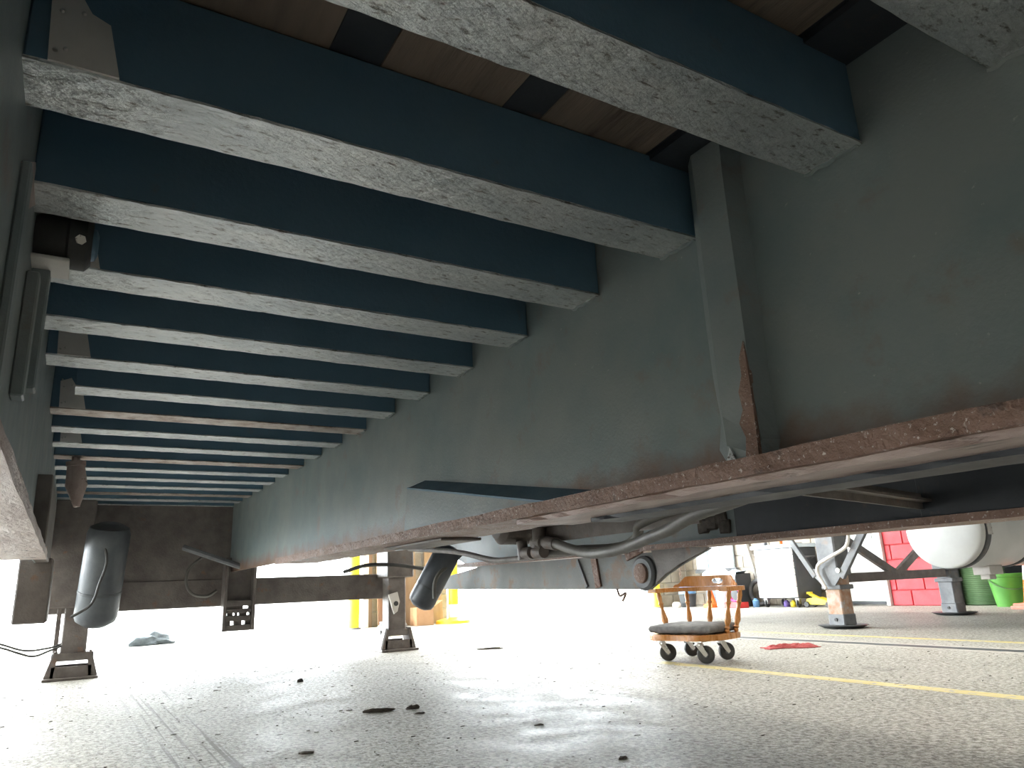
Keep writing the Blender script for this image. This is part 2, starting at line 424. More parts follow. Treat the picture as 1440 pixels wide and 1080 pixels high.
t.prism([(XW - .060, .907, .70), (XW - .060, .934, .712), (XW - .060, .930, .745), (XW - .061, .942, .775), (XW - .060, .931, .80), (XW - .060, .936, .835), (XW - .060, .922, .865), (XW - .059, .924, .90), (XW - .059, .912, .93), (XW - .059, .906, .86), (XW - .059, .905, .78)], (.010, 0, 0)).rough(.003)
obj('rust_scab', t, M['rust'], st, label='brown rust scab at the torn foot')
t = MB().prism([(XW - .0605, 1.025, .700), (XW - .0605, 1.0, .712), (XW - .061, .985, .706), (XW - .061, .972, .735), (XW - .061, .958, .704), (XW - .061, .945, .71), (XW - .0605, .93, .700), (XW - .0605, .96, .697)], (.006, 0, 0))
obj('torn_edge', t, M['worn'], st, label='bright torn metal edge')
# triangular gusset leaning on the flange
g = MB()
x0 = 1.045
g.prism([(x0, 2.55, .70), (x0, 2.52, .855), (x0, 1.60, .70)], (.012, 0, 0))
gs = obj('flange_gusset', g, M['web'], cb, label='grey tapered gusset plate standing on the flange')
obj('gusset_cap', MB().prism([(x0, 2.52, .855), (x0 + .012, 2.52, .857), (XW - .004, 2.52, .885), (XW - .004, 1.48, .715), (x0 + .012, 1.57, .702), (x0, 1.60, .700)], (0, 0, .006)), M['steel'], gs)

# cross members
Y0, DY = 1.0404, .3557
XLW = -.130
def cross_member(x0, x1, y, worn):
    w = .112
    o = obj('cross_member', MB().box(x0, x1, y, y + w, ZM + .004, ZD - .002, .003), M['steel'], TR)
    m = MB().box(x0, x1, y - .002, y + w + .002, ZM, ZM + .0045)
    for i in range(1, 40):
        x = x0 + (x1 - x0) * i / 40
        bmesh.ops.bisect_plane(m.bm, geom=m.bm.verts[:] + m.bm.edges[:] + m.bm.faces[:], plane_co=(x, 0, 0), plane_no=(1, 0, 0))
    for v in m.bm.verts: v.co += Vector((0, random.uniform(-.0011, .0011), random.uniform(-.0008, .0008)))
    obj('bottom_flange', m, worn, o)
    wb = MB().tube([(x1 - .004 + random.uniform(-.003, .003), y + .004 + w * k / 9, ZM + .001 + random.uniform(-.003, .003)) for k in range(10)], .006, 6, 2)
    obj('weld_bead', wb, M['web'], o)
    return o
cmA = cross_member(XLW + .006, XW - .007, Y0, M['worn'])
# the two nearest members (-1, -2) sit a little out of step
cmB = cross_member(XLW + .006, XW - .007, Y0 + 6 * DY, M['worn_rust'])
cmC = cross_member(XLW + .085, XW - .007, Y0 + 5 * DY, M['worn'])
for i in range(-7, 16):
    if i in (0, 5, 6): continue
    if i in (9, 13): dup(cmB, (0, (i - 6) * DY, 0))
    else: dup(cmA, (0, i * DY + {-1: -.045, -2: -.017}.get(i, 0), 0))
cmR = cross_member(XW + .007, 2.36, Y0, M['worn'])
for i in range(-7, 16):
    if i: dup(cmR, (0, i * DY, 0))

# left beam
lb = obj('main_beam', MB().prism([(XLW, YA, .67), (XLW, 3.75, .67), (XLW, 4.6, .86), (XLW, YE, .90), (XLW, YE, ZD), (XLW, YA, ZD)], (.006, 0, 0)), M['web'], TR)
obj('bottom_flange', wavy_strip(-.215, -.070, .648, .672, YA, 3.0, 50, .0012), M['rust_pale'], lb, label='brown scraped bottom flange')
obj('flange_end_plate', wavy_strip(-.205, -.078, .655, .70, 3.0, 3.12, 4, .004), M['rust'], lb)
obj('web_end_plate', MB().box(-.128, -.078, 2.95, 3.9, .672, .93, .004), M['leg'], lb)
obj('drop_block', MB().box(-.185, -.062, 3.75, 4.1, .425, .69, .006), M['leg'], lb, label='red-brown block hanging below the left beam')
obj('top_flange', MB().box(-.24, -.02, YA, YE, ZD - .014, ZD - .001), M['steel'], lb)
for k, (y, z0, z1, dx) in enumerate(((1.20, .80, 1.15, .012), (1.52, .86, 1.10, .02), (1.62, .90, 1.18, .03))):
    obj('web_rib', MB().box(XLW + .006, XLW + .008 + dx, y, y + .05, z0, z1, .003), M['web'], lb)
obj('web_window', MB().prism([(-.124, 1.20, 1.145), (-.124, 1.378, 1.245), (-.124, 1.50, 1.225), (-.124, 1.29, 1.105)], (.003, 0, 0)), M['rust_pale'], lb, label='brown patch in the web')
# thin pale plates standing in for patches of light at every other cross member
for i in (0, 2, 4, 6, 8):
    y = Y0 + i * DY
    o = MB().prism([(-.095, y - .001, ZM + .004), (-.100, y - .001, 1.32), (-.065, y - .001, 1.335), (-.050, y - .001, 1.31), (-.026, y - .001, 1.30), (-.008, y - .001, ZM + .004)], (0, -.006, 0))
    gp = obj('light_patch', o, M['pale_parts_and_light'], TR, label='pale patch of light at the left end of a cross member')
    m = MB()
    for kx, kz in ((-.088, 1.235), (-.086, 1.30), (-.094, 1.326), (-.060, 1.306), (-.076, 1.24)):
        m.lathe((kx, y - .007, kz), (kx, y - .011, kz), [(0, .0035), (1, .002)], 8)
    obj('light_patch_specks', m, M['chrome'], gp, kind='stuff')
# dark round valve on a bracket near the left beam
v = MB().lathe((-.125, 1.60, 1.205), (-.025, 1.60, 1.205), [(0, .040), (.1, .048), (.55, .050), (.6, .056), (.9, .056), (1, .044)], 28)
vo = obj('valve_body', v, M['rubber'], TR, smooth=True)
obj('valve_cap', MB().lathe((-.026, 1.60, 1.205), (-.014, 1.60, 1.205), [(0, .034), (.6, .032), (1, .02)], 20), M['steel'], vo, smooth=True)
obj('bolt', MB().cyl((-.045, 1.548, 1.19), (-.045, 1.536, 1.185), .010, n=6), M['chrome'], vo)
obj('bracket', MB().box(-.128, -.060, 1.56, 1.66, 1.145, 1.153, .002), M['pale_parts_and_light'], vo)
# brown tapered drain fitting further back
v = MB().lathe((-.03, 4.28, 1.235), (.0, 4.28, .965), [(0, .018), (.15, .02), (.16, .045), (.24, .045), (.25, .04), (.6, .05), (1, .014)], 20)
obj('drain_fitting', v, M['rust_pale'], TR, smooth=True, label='brown tapered fitting with a collar')

# deck planks between dark steel hat strips
px = -.30
for x0, x1 in ((-.26, -.045), (.045, .295), (.385, .635), (.72, .995), (1.26, 1.50), (1.58, 1.83), (1.91, 2.15), (2.23, 2.50)):
    obj('deck_plank', MB().box(x0 + .002, x1 - .002, YA, YE, ZD, ZD + .045), M['wood_deck'], TR)
for x0, x1 in ((-.045, .045), (.295, .385), (.635, .72), (.995, 1.26), (1.50, 1.58), (1.83, 1.91), (2.15, 2.23)):
    obj('deck_strip', MB().box(x0, x1, YA, YE, ZD - .0005 + .0015, ZD + .04), M['black_steel'], TR)
obj('deck_end', MB().box(-.30, 2.52, YE, YE + .05, 1.2, ZD + .045), M['steel'], TR)

# right outer beam with flange, stiffener, brace and dropped side plate
rb = obj('main_beam', MB().prism([(2.364, YA, .645), (2.364, 4.65, .645), (2.364, 5.1, .80), (2.364, YE, .84), (2.364, YE, ZD), (2.364, YA, ZD)], (.012, 0, 0)), M['web'], TR)
obj('bottom_flange', wavy_strip(2.27, 2.47, .6235, .648, YA, 4.6, 60, .002), M['rust'], rb)
obj('stiffener', MB().box(2.315, 2.35, YA, 1.365, .65, 1.36, .003), M['black_steel'], rb)
obj('beam_liner', MB().box(2.35, 2.364, YA, 2.17, .65, 1.36, .002), M['black_steel'], rb, label='black liner plate on the right beam')
obj('diagonal_brace', MB().bar((1.245, 1.09, .70), (2.33, 1.36, .70), .07, .008).bar((1.245, 1.09, .70), (2.33, 1.36, .70), .008, .05), M['leg'], TR)
sp = MB().prism([at(1000, 770, x=2.30), at(990, 776, x=2.30), at(960, 793, x=2.30), at(938, 808, x=2.30), at(915, 829, x=2.30), (2.30, 3.6, .465), (2.30, 5.32, .495), (2.30, 5.25, .565), (2.30, 4.8, .575), (2.30, 4.3, .624)], (.014, 0, 0))
so = obj('side_plate', sp, M['plate_rusty'], rb, label='grey side plate dropping below the right beam')
hub = at(905, 806, x=2.29)
obj('hub_ring', MB().lathe((2.30, hub.y, hub.z), (2.278, hub.y, hub.z), [(0, .078), (.5, .078), (1, .066)], 30), M['gal'], so, smooth=True)
obj('hub_pin', MB().lathe((2.278, hub.y, hub.z), (2.262, hub.y, hub.z), [(0, .046), (.7, .044), (1, .028)], 20), M['rust'], so, smooth=True)
def strip_on(px0, py0, px1, py1, w, m, name):
    a, c = at(px0, py0, x=2.295), at(px1, py1, x=2.295)
    return obj(name, MB().bar(a, c, w, .012, .002, up=(1, 0, 0)), m, so)
strip_on(835, 785, 842, 826, .045, M['rust'], 'weld_strip')
strip_on(812, 788, 826, 826, .02, M['gal'], 'plate_rib')
strip_on(880, 782, 902, 770, .05, M['rust'], 'hanger_lug')
obj('hanger_plate', MB().prism([at(914, 770, x=2.288), at(996, 769, x=2.288), at(986, 776, x=2.288), at(957, 792, x=2.288), at(936, 807, x=2.288), at(922, 820, x=2.288), at(925, 800, x=2.288)], (.011, 0, 0)), M['leg'], so)
obj('bent_clip', MB().tube([at(868, 829, x=2.30), at(872, 838, x=2.29), at(880, 834, x=2.28), at(876, 845, x=2.29)], .006, 6, 4), M['rust'], so)
pt = MB()
for (qx, qy) in ((1000, 735), (1012, 728), (988, 740), (1018, 740)):
    q = at(qx, qy, x=2.355); pt.box(2.352, 2.366, q.y - .035, q.y + .03, q.z - .03, q.z + .028, .006)
pt.rough(.008)
obj('grease_patch', pt, M['debris'], rb, kind='stuff')

# transverse beam between the support legs, bulkhead, rods
tb = obj('transverse_beam', MB().box(-.20, 2.55, 6.40, 6.56, .428, .640, .006), M['leg'], TR)
obj('bulkhead', MB().box(-.10, 1.21, 6.41, 6.44, .60, ZM), M['leg'], TR)
rd = MB().tube([at(258, 770, y=6.2), at(300, 784, y=6.1), at(342, 798, y=6.0)], .022, 8, 2)
obj('cross_rod', rd, M['gal'], TR)
lp = MB().tube([at(285, 783, y=6.3), at(266, 800, y=6.3), at(262, 822, y=6.3), at(272, 836, y=6.3), at(292, 838, y=6.3), at(305, 830, y=6.3)], .011, 8)
obj('hose_loop', lp, M['hose'], TR, smooth=True)
# hanging perforated bracket under the centre beam
hb = MB().box(1.06, 1.085, 6.25, 6.38, .24, .80, .004).box(1.275, 1.30, 6.25, 6.38, .24, .80, .004).box(1.085, 1.275, 6.34, 6.36, .46, .80)
ho = obj('hanging_bracket', hb, M['leg'], TR)
for k, (z0, z1) in enumerate(((.24, .285), (.315, .355), (.375, .405), (.425, .47))):
    obj('bracket_bar', MB().box(1.085, 1.275, 6.27, 6.36, z0, z1, .003), M['leg'], ho)
for z0, xs in ((.285, ((1.085, 1.125), (1.150, 1.21), (1.235, 1.275))), (.355, ((1.10, 1.14), (1.155, 1.175), (1.19, 1.245), (1.265, 1.275))), (.405, ((1.085, 1.215), (1.255, 1.275)))):
    for x0, x1 in xs:
        obj('bracket_tooth', MB().box(x0, x1, 6.29, 6.34, z0 - .002, z0 + (.032 if z0 < .3 else .022), .001), M['leg'], ho)

# support legs with pivoting feet
def support_leg(x, y, top, lug):
    lg = obj('support_leg', MB().box(x - .078, x + .078, y - .078, y + .078, .125, top, .008), M['leg'], TR)
    m = MB()
    for s in (-1, 1):
        m.prism([(x + s * .160, y - .10, .016), (x + s * .146, y - .10, .016), (x + s * .098, y - .10, .185), (x + s * .112, y - .10, .185)], (0, .20, 0))
        m.prism([(x + s * .155, y - .112, .016), (x + s * .105, y - .112, .016), (x + s * .085, y - .112, .175), (x + s * .108, y - .112, .175)], (0, .012, 0))
    m.box(x - .12, x + .12, y - .112, y - .100, .016, .088).box(x - .12, x + .12, y + .100, y + .112, .016, .088)
    m.box(x - .165, x + .165, y - .15, y + .15, 0, .018, .003)
    fo = obj('foot', m, M['leg'], lg)
    obj('pivot_pin', MB().cyl((x - .128, y, .150), (x + .128, y, .150), .020, n=16), M['gal'], fo, smooth=True)
    obj('knee_plate', MB().box(x - .095, x + .095, y - .098, y + .098, .122, .175, .004), M['leg'], lg)
    return lg
lgL = support_leg(.078, 6.22, .52, False)
obj('leg_housing', MB().box(-.14, .13, 6.10, 6.36, .47, ZM, .01), M['leg'], TR)
obj('leg_stay', MB().box(-.045, -.015, 6.25, 6.33, .147, .55, .004), M['leg'], lgL)
lgR = support_leg(2.455, 6.22, .70, True)
obj('leg_housing', MB().box(2.36, 2.60, 6.12, 6.40, .60, ZM, .01), M['leg'], TR)
lug = MB().prism([(2.36, 6.12, .46), (2.44, 6.12, .48), (2.46, 6.12, .40), (2.44, 6.12, .32), (2.41, 6.12, .30), (2.39, 6.12, .36)], (0, -.02, 0))
lo = obj('leg_lug', lug, M['pale_parts_and_light'], lgR, label='pale lug on the right leg')
obj('lug_hole', MB().cyl((2.425, 6.099, .385), (2.425, 6.094, .385), .020, n=14), M['rubber'], lo)
# air canisters leaning beside the legs
def canister(p0, p1, r):
    c = obj('canister', MB().lathe(p0, p1, [(0, r * .55), (.05, r * .92), (.10, r), (.9, r), (.96, r * .9), (1, r * .5)], 32), M['cyl'], TR, smooth=True)
    p0, p1 = Vector(p0), Vector(p1)
    a = p0.lerp(p1, .32); e = p0.lerp(p1, .345)
    obj('canister_band', MB().lathe(a, e, [(0, r * 1.02), (1, r * 1.02)], 32), M['charcoal'], c, smooth=True)
    return c
cL = canister((.185, 6.0, .35), (.215, 5.80, 1.02), .135)
cR = canister(at(589, 853, y=4.60), at(634, 768, y=4.45), .088)
hp = MB().tube([at(650, 778, y=4.5), at(636, 792, y=4.45), at(618, 806, y=4.40), at(611, 822, y=4.40), at(611, 842, y=4.40)], .013, 10)
obj('air_hose', hp, M['hose'], cR, smooth=True)
hp = MB().tube([(2.05, 6.36, .665), (2.2, 6.2, .71), (2.42, 6.05, .70), (2.62, 5.95, .66)], .016, 10)
obj('air_hose', hp, M['rubber'], cR, smooth=True)
for pts in ([at(-40, 898, y=6.2), at(0, 906, y=6.2), at(35, 915, y=6.2), at(70, 911, y=6.2), at(92, 903, y=6.2)],
            [at(-40, 905, y=6.15), at(0, 911, y=6.15), at(30, 920, y=6.15), at(48, 923, y=6.15), at(70, 915, y=6.15), at(92, 906, y=6.15)]):
    obj('air_line', MB().tube(pts, .007, 8), M['rubber'], lgL, smooth=True)
cp = MB().tube([at(146, 758, y=5.72), at(150, 790, y=5.72), at(140, 820, y=5.72), at(128, 850, y=5.72), at(100, 868, y=5.72)], .009, 8)
obj('air_line', cp, M['rubber'], cL, smooth=True)

# hydraulic motor, fittings, hose and pipe below the centre beam
mo = obj('motor', MB().lathe((1.60, 2.85, .745), (1.80, 2.85, .745), [(0, .05), (.12, .075), (.8, .075), (1, .06)], 28), M['leg'], TR, smooth=True)
q = at(727, 758, x=1.7); obj('port', MB().cyl(Vector((1.70, 2.80, .68)), (1.70, 2.79, .60), .024, n=16), M['leg'], mo, smooth=True)
obj('port', MB().cyl((1.70, 2.66, .73), (1.70, 2.66, .645), .028, n=16), M['leg'], mo, smooth=True)
obj('motor_plate', MB().bar((1.66, 2.75, .735), (1.66, 1.75, .735), .16, .012).bar((1.74, 2.72, .70), (1.74, 1.75, .70), .012, .07), M['leg'], TR)
def hose(pts, r, m=M['hose']):
    return obj('hydraulic_hose', MB().tube(pts, r, 14, 8), m, TR, smooth=True)
h1 = hose([at(750, 763, x=1.70), at(775, 763, x=1.70), at(800, 771, x=1.68), at(826, 778, x=1.66), at(855, 776, x=1.62), at(885, 768, x=1.60), at(910, 757, x=1.57), at(940, 745, x=1.54), at(975, 725, x=1.5), at(1030, 705, x=1.46), at(1100, 680, x=1.42)], .019)
h2 = hose([at(735, 778, x=1.76), at(770, 776, x=1.76), at(820, 773, x=1.78), at(870, 770, x=1.78), at(895, 757, x=1.76), at(900, 738, x=1.74), at(930, 722, x=1.72), at(985, 706, x=1.68), at(1060, 690, x=1.62)], .019)
for (a, c, r) in (((752, 763), (764, 763), .028), ((768, 763), (782, 765), .026), ((738, 778), (748, 777), .026), ((753, 777), (765, 776), .026)):
    obj('hose_fitting', MB().cyl(at(*a, x=1.70), at(*c, x=1.70), r, n=14), M['leg'], h1, smooth=True)
obj('steel_pipe', MB().tube([at(575, 772, x=1.80), at(640, 776, x=1.80), at(690, 787, x=1.80), at(715, 787, x=1.80), at(780, 780, x=1.80), at(850, 772, x=1.80)], .014, 10), M['leg'], TR, smooth=True)
obj('flange_clip', MB().box(1.10, 1.26, 2.35, 2.9, .657, .667, .003), M['leg'], TR)

# ---------------------------------------------------------------- the second trailer parked behind
PT = thing('parked_trailer', 'parked trailer on grey landing legs joined by a K brace before the red wall', 'trailer', (7.0, 4.5, 0))
for x in (6.05, 8.05):
    obj('frame_rail', MB().box(x - .08, x + .08, .5, 8.6, 1.15, 1.45, .006), M['steel'], PT)
for y in (1.2, 2.8, 4.5, 6.2, 7.8):
    obj('frame_cross_member', MB().box(6.13, 7.97, y - .05, y + .05, 1.2, 1.4, .005), M['steel'], PT)
for k in range(8):
    x = 5.85 + k * .30
    obj('deck_board', MB().box(x, x + .29, .5, 8.6, 1.45, 1.49), M['wood_deck'], PT)
def landing_leg(x, y, rusty, crank):
    lg = obj('landing_leg', MB().box(x - .10, x + .10, y - .10, y + .10, .46, 1.15, .012), M['gal'], PT)
    obj('lower_tube', MB().box(x - .078, x + .078, y - .078, y + .078, .09, .46, .010), M['leg_rust'] if rusty else M['gal'], lg)
    so_ = obj('boot', MB().box(x - .085, x + .085, y - .085, y + .085, .012, .125, .010), M['gal'], lg)
    obj('pin', MB().cyl((x - .085, y, .075), (x - .097, y, .075), .014, n=10), M['rubber'], so_)
    obj('sand_shoe', MB().lathe((x, y, 0.0), (x, y, .03), [(0, .12), (.25, .17), (.9, .215), (1, .21)], 28), M['charcoal'], lg, smooth=True)
    obj('collar', MB().box(x - .098, x + .098, y - .098, y + .098, .335, .375, .006), M['gal'], lg)
    return lg
L1 = landing_leg(6.05, 4.46, True, True)
L2 = landing_leg(8.05, 4.58, False, False)
X = 5.94
obj('gusset', MB().prism([(X, 4.66, .52), (X, 4.60, .44), (X, 4.53, .37), (X, 4.40, .37), (X, 4.29, .50), (X, 4.30, .52)], (.012, 0, 0)), M['gal'], L1)
obj('brace', MB().bar((5.95, 4.60, .45), (5.95, 5.05, 1.15), .05, .035, .004, up=(1, 0, 0)), M['gal'], L1)
obj('brace', MB().bar((5.95, 4.33, .44), (5.95, 3.80, 1.15), .065, .04, .004, up=(1, 0, 0)), M['gal'], L1)
obj('bolt', MB().cyl((5.94, 4.335, .50), (5.915, 4.335, .50), .022, n=6), M['chrome'], L1)
ck = MB().tube([at(1193, 748, x=5.90), at(1192, 762, x=5.90), at(1186, 772, x=5.90), at(1164, 785, x=5.90), at(1151, 794, x=5.90), at(1150, 806, x=5.90), at(1157, 820, x=5.90), at(1162, 828, x=5.90)], .016, 10, 5)
obj('crank_handle', ck, M['pale_parts_and_light'], L1, smooth=True)
obj('cross_bar', MB().bar((6.15, 4.5, .43), (7.95, 4.56, .43), .05, .085, .004), M['leg'], PT)
obj('cross_brace', MB().bar((6.15, 4.5, .86), (7.08, 4.53, .44), .045, .075, .004), M['leg'], PT)
obj('cross_brace', MB().bar((7.08, 4.53, .44), (7.95, 4.56, .86), .045, .075, .004), M['leg'], PT)

# ---------------------------------------------------------------- white tank slung under the second trailer
TK = thing('tank', 'white cylindrical tank with dark straps hanging in front of the red wall', 'tank', (8.0, 4.02, .47))
ty, tz, r = 4.02, .830, .357
obj('shell', MB().lathe((7.12, ty, tz), (8.9, ty, tz), [(0, r * .99), (.02, r), (.98, r), (1, r * .98)], 56), M['white_tank'], TK, smooth=True)
hd = obj('end_cap', MB().lathe((7.125, ty, tz), (7.06, ty, tz), [(0, r * .995), (.15, r * .985), (.3, r * .95), (.6, r * .80), (.85, r * .5), (.97, r * .2), (1, .02)], 56), M['white_tank'], TK, smooth=True)
obj('filler', MB().lathe((7.06, ty - .01, tz + .11), (7.02, ty - .01, tz + .11), [(0, .05), (.5, .045), (.6, .03), (1, .025)], 16), M['gal'], hd, smooth=True)
for x in (7.19, 8.05):
    s = obj('strap', MB().lathe((x, ty, tz), (x + .09, ty, tz), [(0, r + .004), (0.05, r + .006), (.95, r + .006), (1, r + .004)], 56), M['charcoal'], TK, smooth=True)
    obj('strap_face', MB().lathe((x + .022, ty, tz), (x + .068, ty, tz), [(0, r + .0065), (.1, r + .010), (.9, r + .010), (1, r + .0065)], 56), M['gal'], s, smooth=True)
    obj('strap_hanger', MB().box(x + .01, x + .06, ty - .02, ty + .02, tz + r, 1.195 if x < 7.9 else 1.145), M['steel'], s)
obj('strap_buckle', MB().box(7.205, 7.265, ty - r - .022, ty - r - .006, tz - .07, tz + .05, .003), M['chrome'], TK)
obj('drain_box', MB().box(7.62, 7.86, ty - .10, ty + .06, .40, .485, .004).box(7.68, 7.79, ty - .06, ty + .03, .355, .40, .004), M['pale_parts_and_light'], TK)

# ---------------------------------------------------------------- rolling captain's chair without legs
CH = thing('rolling_chair', 'orange wooden captain chair cut down onto four casters, grey cushion on the seat', 'chair', (3.41, 3.55, 0), math.radians(-74), local=True)
def spindle(x0, y0, z0, x1, y1, z1, r=.013):
    return MB().lathe((x0, y0, z0), (x1, y1, z1), [(0, r * .7), (.06, r * 1.1), (.10, r * .8), (.13, r * 1.25), (.17, r * .8), (.30, r * 1.5), (.42, r * 1.25), (.58, r * .75), (.68, r * .9), (.71, r * 1.3), (.75, r * .85), (.88, r * 1.15), (1, r * .7)], 14)
def seat():
    m = MB(); pts = []
    for k in range(40):
        a = 2 * pi * k / 40
        c, s = math.cos(a), math.sin(a)
        rx, ry = .258, .225
        p = 3.2
        X = rx * math.copysign(abs(c) ** (2 / p), c); Y = ry * math.copysign(abs(s) ** (2 / p), s)
        if s < -.5: Y += .018 * math.cos(6 * X / .265)
        pts.append((X - .03, Y, .130))
    m.prism(pts, (0, 0, .034)); bmesh.ops.bevel(m.bm, geom=m.bm.edges[:], offset=.006, segments=2, affect='EDGES'); return m
obj('seat_board', seat(), M['chair_wood'], CH, smooth=True)
def cushion():
    m = MB()
    bmesh.ops.create_cube(m.bm, size=1)
    bmesh.ops.subdivide_edges(m.bm, edges=m.bm.edges[:], cuts=7, use_grid_fill=True)
    for v in m.bm.verts:
        x, y, z = v.co * 2
        f = 1 - .07 * (abs(x) ** 5 * abs(y) ** 5)
        e = max(abs(x), abs(y)) ** 10
        v.co = Vector((-.03 + x * .228 * f * (1 - .05 * z * z), y * .200 * f * (1 - .05 * z * z), .193 + z * .029 * (1 - .35 * e) + .003 * math.sin(9 * x) * math.sin(7 * y)))
    return m
cu = obj('cushion', cushion(), M['cushion'], CH, smooth=True)
# curved arm rail: thick U
def rail(z0, z1, w_in, w_out, y_front, y_back):
    def path(w, yb):
        pts = [(-w, y_front)]
        rr = .16
        for k in range(9):
            a = pi - k * (pi / 2) / 8
            pts.append((-w + rr + rr * math.cos(a), yb - rr + rr * math.sin(a)))
        for k in range(9):
            a = pi / 2 - k * (pi / 2) / 8
            pts.append((w - rr + rr * math.cos(a), yb - rr + rr * math.sin(a)))
        pts.append((w, y_front)); return pts
    o, i = path(w_out, y_back), path(w_in, y_back - (w_out - w_in))
    m = MB()
    ov0 = [m.bm.verts.new((x, y, z0)) for x, y in o]; ov1 = [m.bm.verts.new((x, y, z1)) for x, y in o]
    iv0 = [m.bm.verts.new((x, y, z0)) for x, y in i]; iv1 = [m.bm.verts.new((x, y, z1)) for x, y in i]
    nn = len(o)
    for k in range(nn - 1):
        m.bm.faces.new((ov0[k], ov0[k + 1], ov1[k + 1], ov1[k])); m.bm.faces.new((iv0[k + 1], iv0[k], iv1[k], iv1[k + 1]))
        m.bm.faces.new((ov1[k], ov1[k + 1], iv1[k + 1], iv1[k])); m.bm.faces.new((ov0[k + 1], ov0[k], iv0[k], iv0[k + 1]))
    for k in (0, nn - 1): m.bm.faces.new((ov0[k], ov1[k], iv1[k], iv0[k]))
    return m
rl = rail(.408, .434, .222, .278, -.10, .255)
obj('arm_rail', rl, M['chair_wood'], CH)
# crest with hand slot, following the back curve
def LO(u): return .016 * (1 - math.sqrt(max(0, 1 - min(1, abs(u)) ** 4)))      # rounded ends of the hand slot
def crest():
    m = MB(); zb = .436
    cols = 49; w = .225; rows = []
    for k in range(cols):
        u = -1 + 2 * k / (cols - 1)
        x = u * w - .012
        y = .240 - .075 * u ** 4
        q = min(1, max(0, (abs(u) - .68) / .26)); top = .503 - .05 * (q * q * (3 - 2 * q)) - (.012 if abs(u) > .97 else 0)
        rows.append((x, y, top))
    for (ya, sgn) in ((0, 1),):
        for k in range(cols - 1):
            x0, y0, t0 = rows[k]; x1, y1, t1 = rows[k + 1]
            mid = abs((x0 + x1) / 2 - .045) < .045
            segs = [(zb, t0, zb, t1)] if not mid else [(zb, .452 - .0 + LO((x0 - .045) / .045), zb, .452 + LO((x1 - .045) / .045)), (.484 - LO((x0 - .045) / .045), t0, .484 - LO((x1 - .045) / .045), t1)]
            for (a0, b0, a1, b1) in segs:
                V = [m.bm.verts.new(p) for p in ((x0, y0, a0), (x1, y1, a1), (x1, y1, b1), (x0, y0, b0), (x0, y0 - .022, a0), (x1, y1 - .022, a1), (x1, y1 - .022, b1), (x0, y0 - .022, b0))]
                for f in ((0, 1, 2, 3), (7, 6, 5, 4), (3, 2, 6, 7), (1, 0, 4, 5), (0, 3, 7, 4), (2, 1, 5, 6)):
                    m.bm.faces.new([V[i] for i in f])
    bmesh.ops.remove_doubles(m.bm, verts=m.bm.verts[:], dist=1e-5)
    # drop faces shared inside
    seen = {}
    for f in m.bm.faces[:]:
        k = tuple(sorted(v.index for v in f.verts)) if False else tuple(sorted((round(v.co.x, 5), round(v.co.y, 5), round(v.co.z, 5)) for v in f.verts))
        seen.setdefault(k, []).append(f)
    bmesh.ops.delete(m.bm, geom=[f for fs in seen.values() if len(fs) > 1 for f in fs], context='FACES_ONLY')
    return m
obj('crest_rail', crest(), M['chair_wood'], CH)
for x0, y0, x1, y1 in ((-.200, -.03, -.250, -.025), (.210, -.030, .250, -.024), (.208, .085, .250, .125)):
    obj('arm_spindle', spindle(x0, y0, .163, x1, y1, .410, .014), M['chair_wood'], CH, smooth=True)
for x0, x1 in ((-.160, -.190), (-.019, -.019)):
    obj('back_spindle', spindle(x0, .180, .163, x1, .226, .410), M['chair_wood'], CH, smooth=True)
def caster(x, y, a):
    ca, sa = math.cos(a), math.sin(a)
    def T(u, v, z): return (x + u * ca - v * sa, y + u * sa + v * ca, z)
    m = MB().box(x - .04, x + .04, y - .035, y + .035, .122, .130, .002).cyl((x, y, .108), (x, y, .123), .024, n=16)
    for s in (-1, 1):
        m.prism([T(-.02, s * .022, .110), T(.02, s * .022, .110), T(.050, s * .022, .052), T(.036, s * .022, .040), T(.022, s * .022, .052)], Vector(T(0, s * .026, 0)) - Vector(T(0, s * .022, 0)))
    m.box(x - .02, x + .02, y - .024, y + .024, .104, .110)
    c = obj('caster', m, M['chrome'], CH)
    wc = Vector(T(.036, 0, .052))
    d = Vector((-sa, ca, 0))
    wh = obj('wheel', MB().lathe(wc - d * .015, wc + d * .015, [(0, .030), (0, .044), (.12, .050), (.5, .052), (.88, .050), (1, .044), (1, .030)], 30), M['rubber'], c, smooth=True)
    obj('wheel_hub', MB().lathe(wc - d * .020, wc + d * .020, [(0, .012), (.2, .020), (.8, .020), (1, .012)], 16), M['gal'], c, smooth=True)
for x, y, a in ((-.205, -.110, .6), (-.200, .175, .9), (.090, -.165, .4), (.110, .060, 1.0)):
    caster(x, y, a)

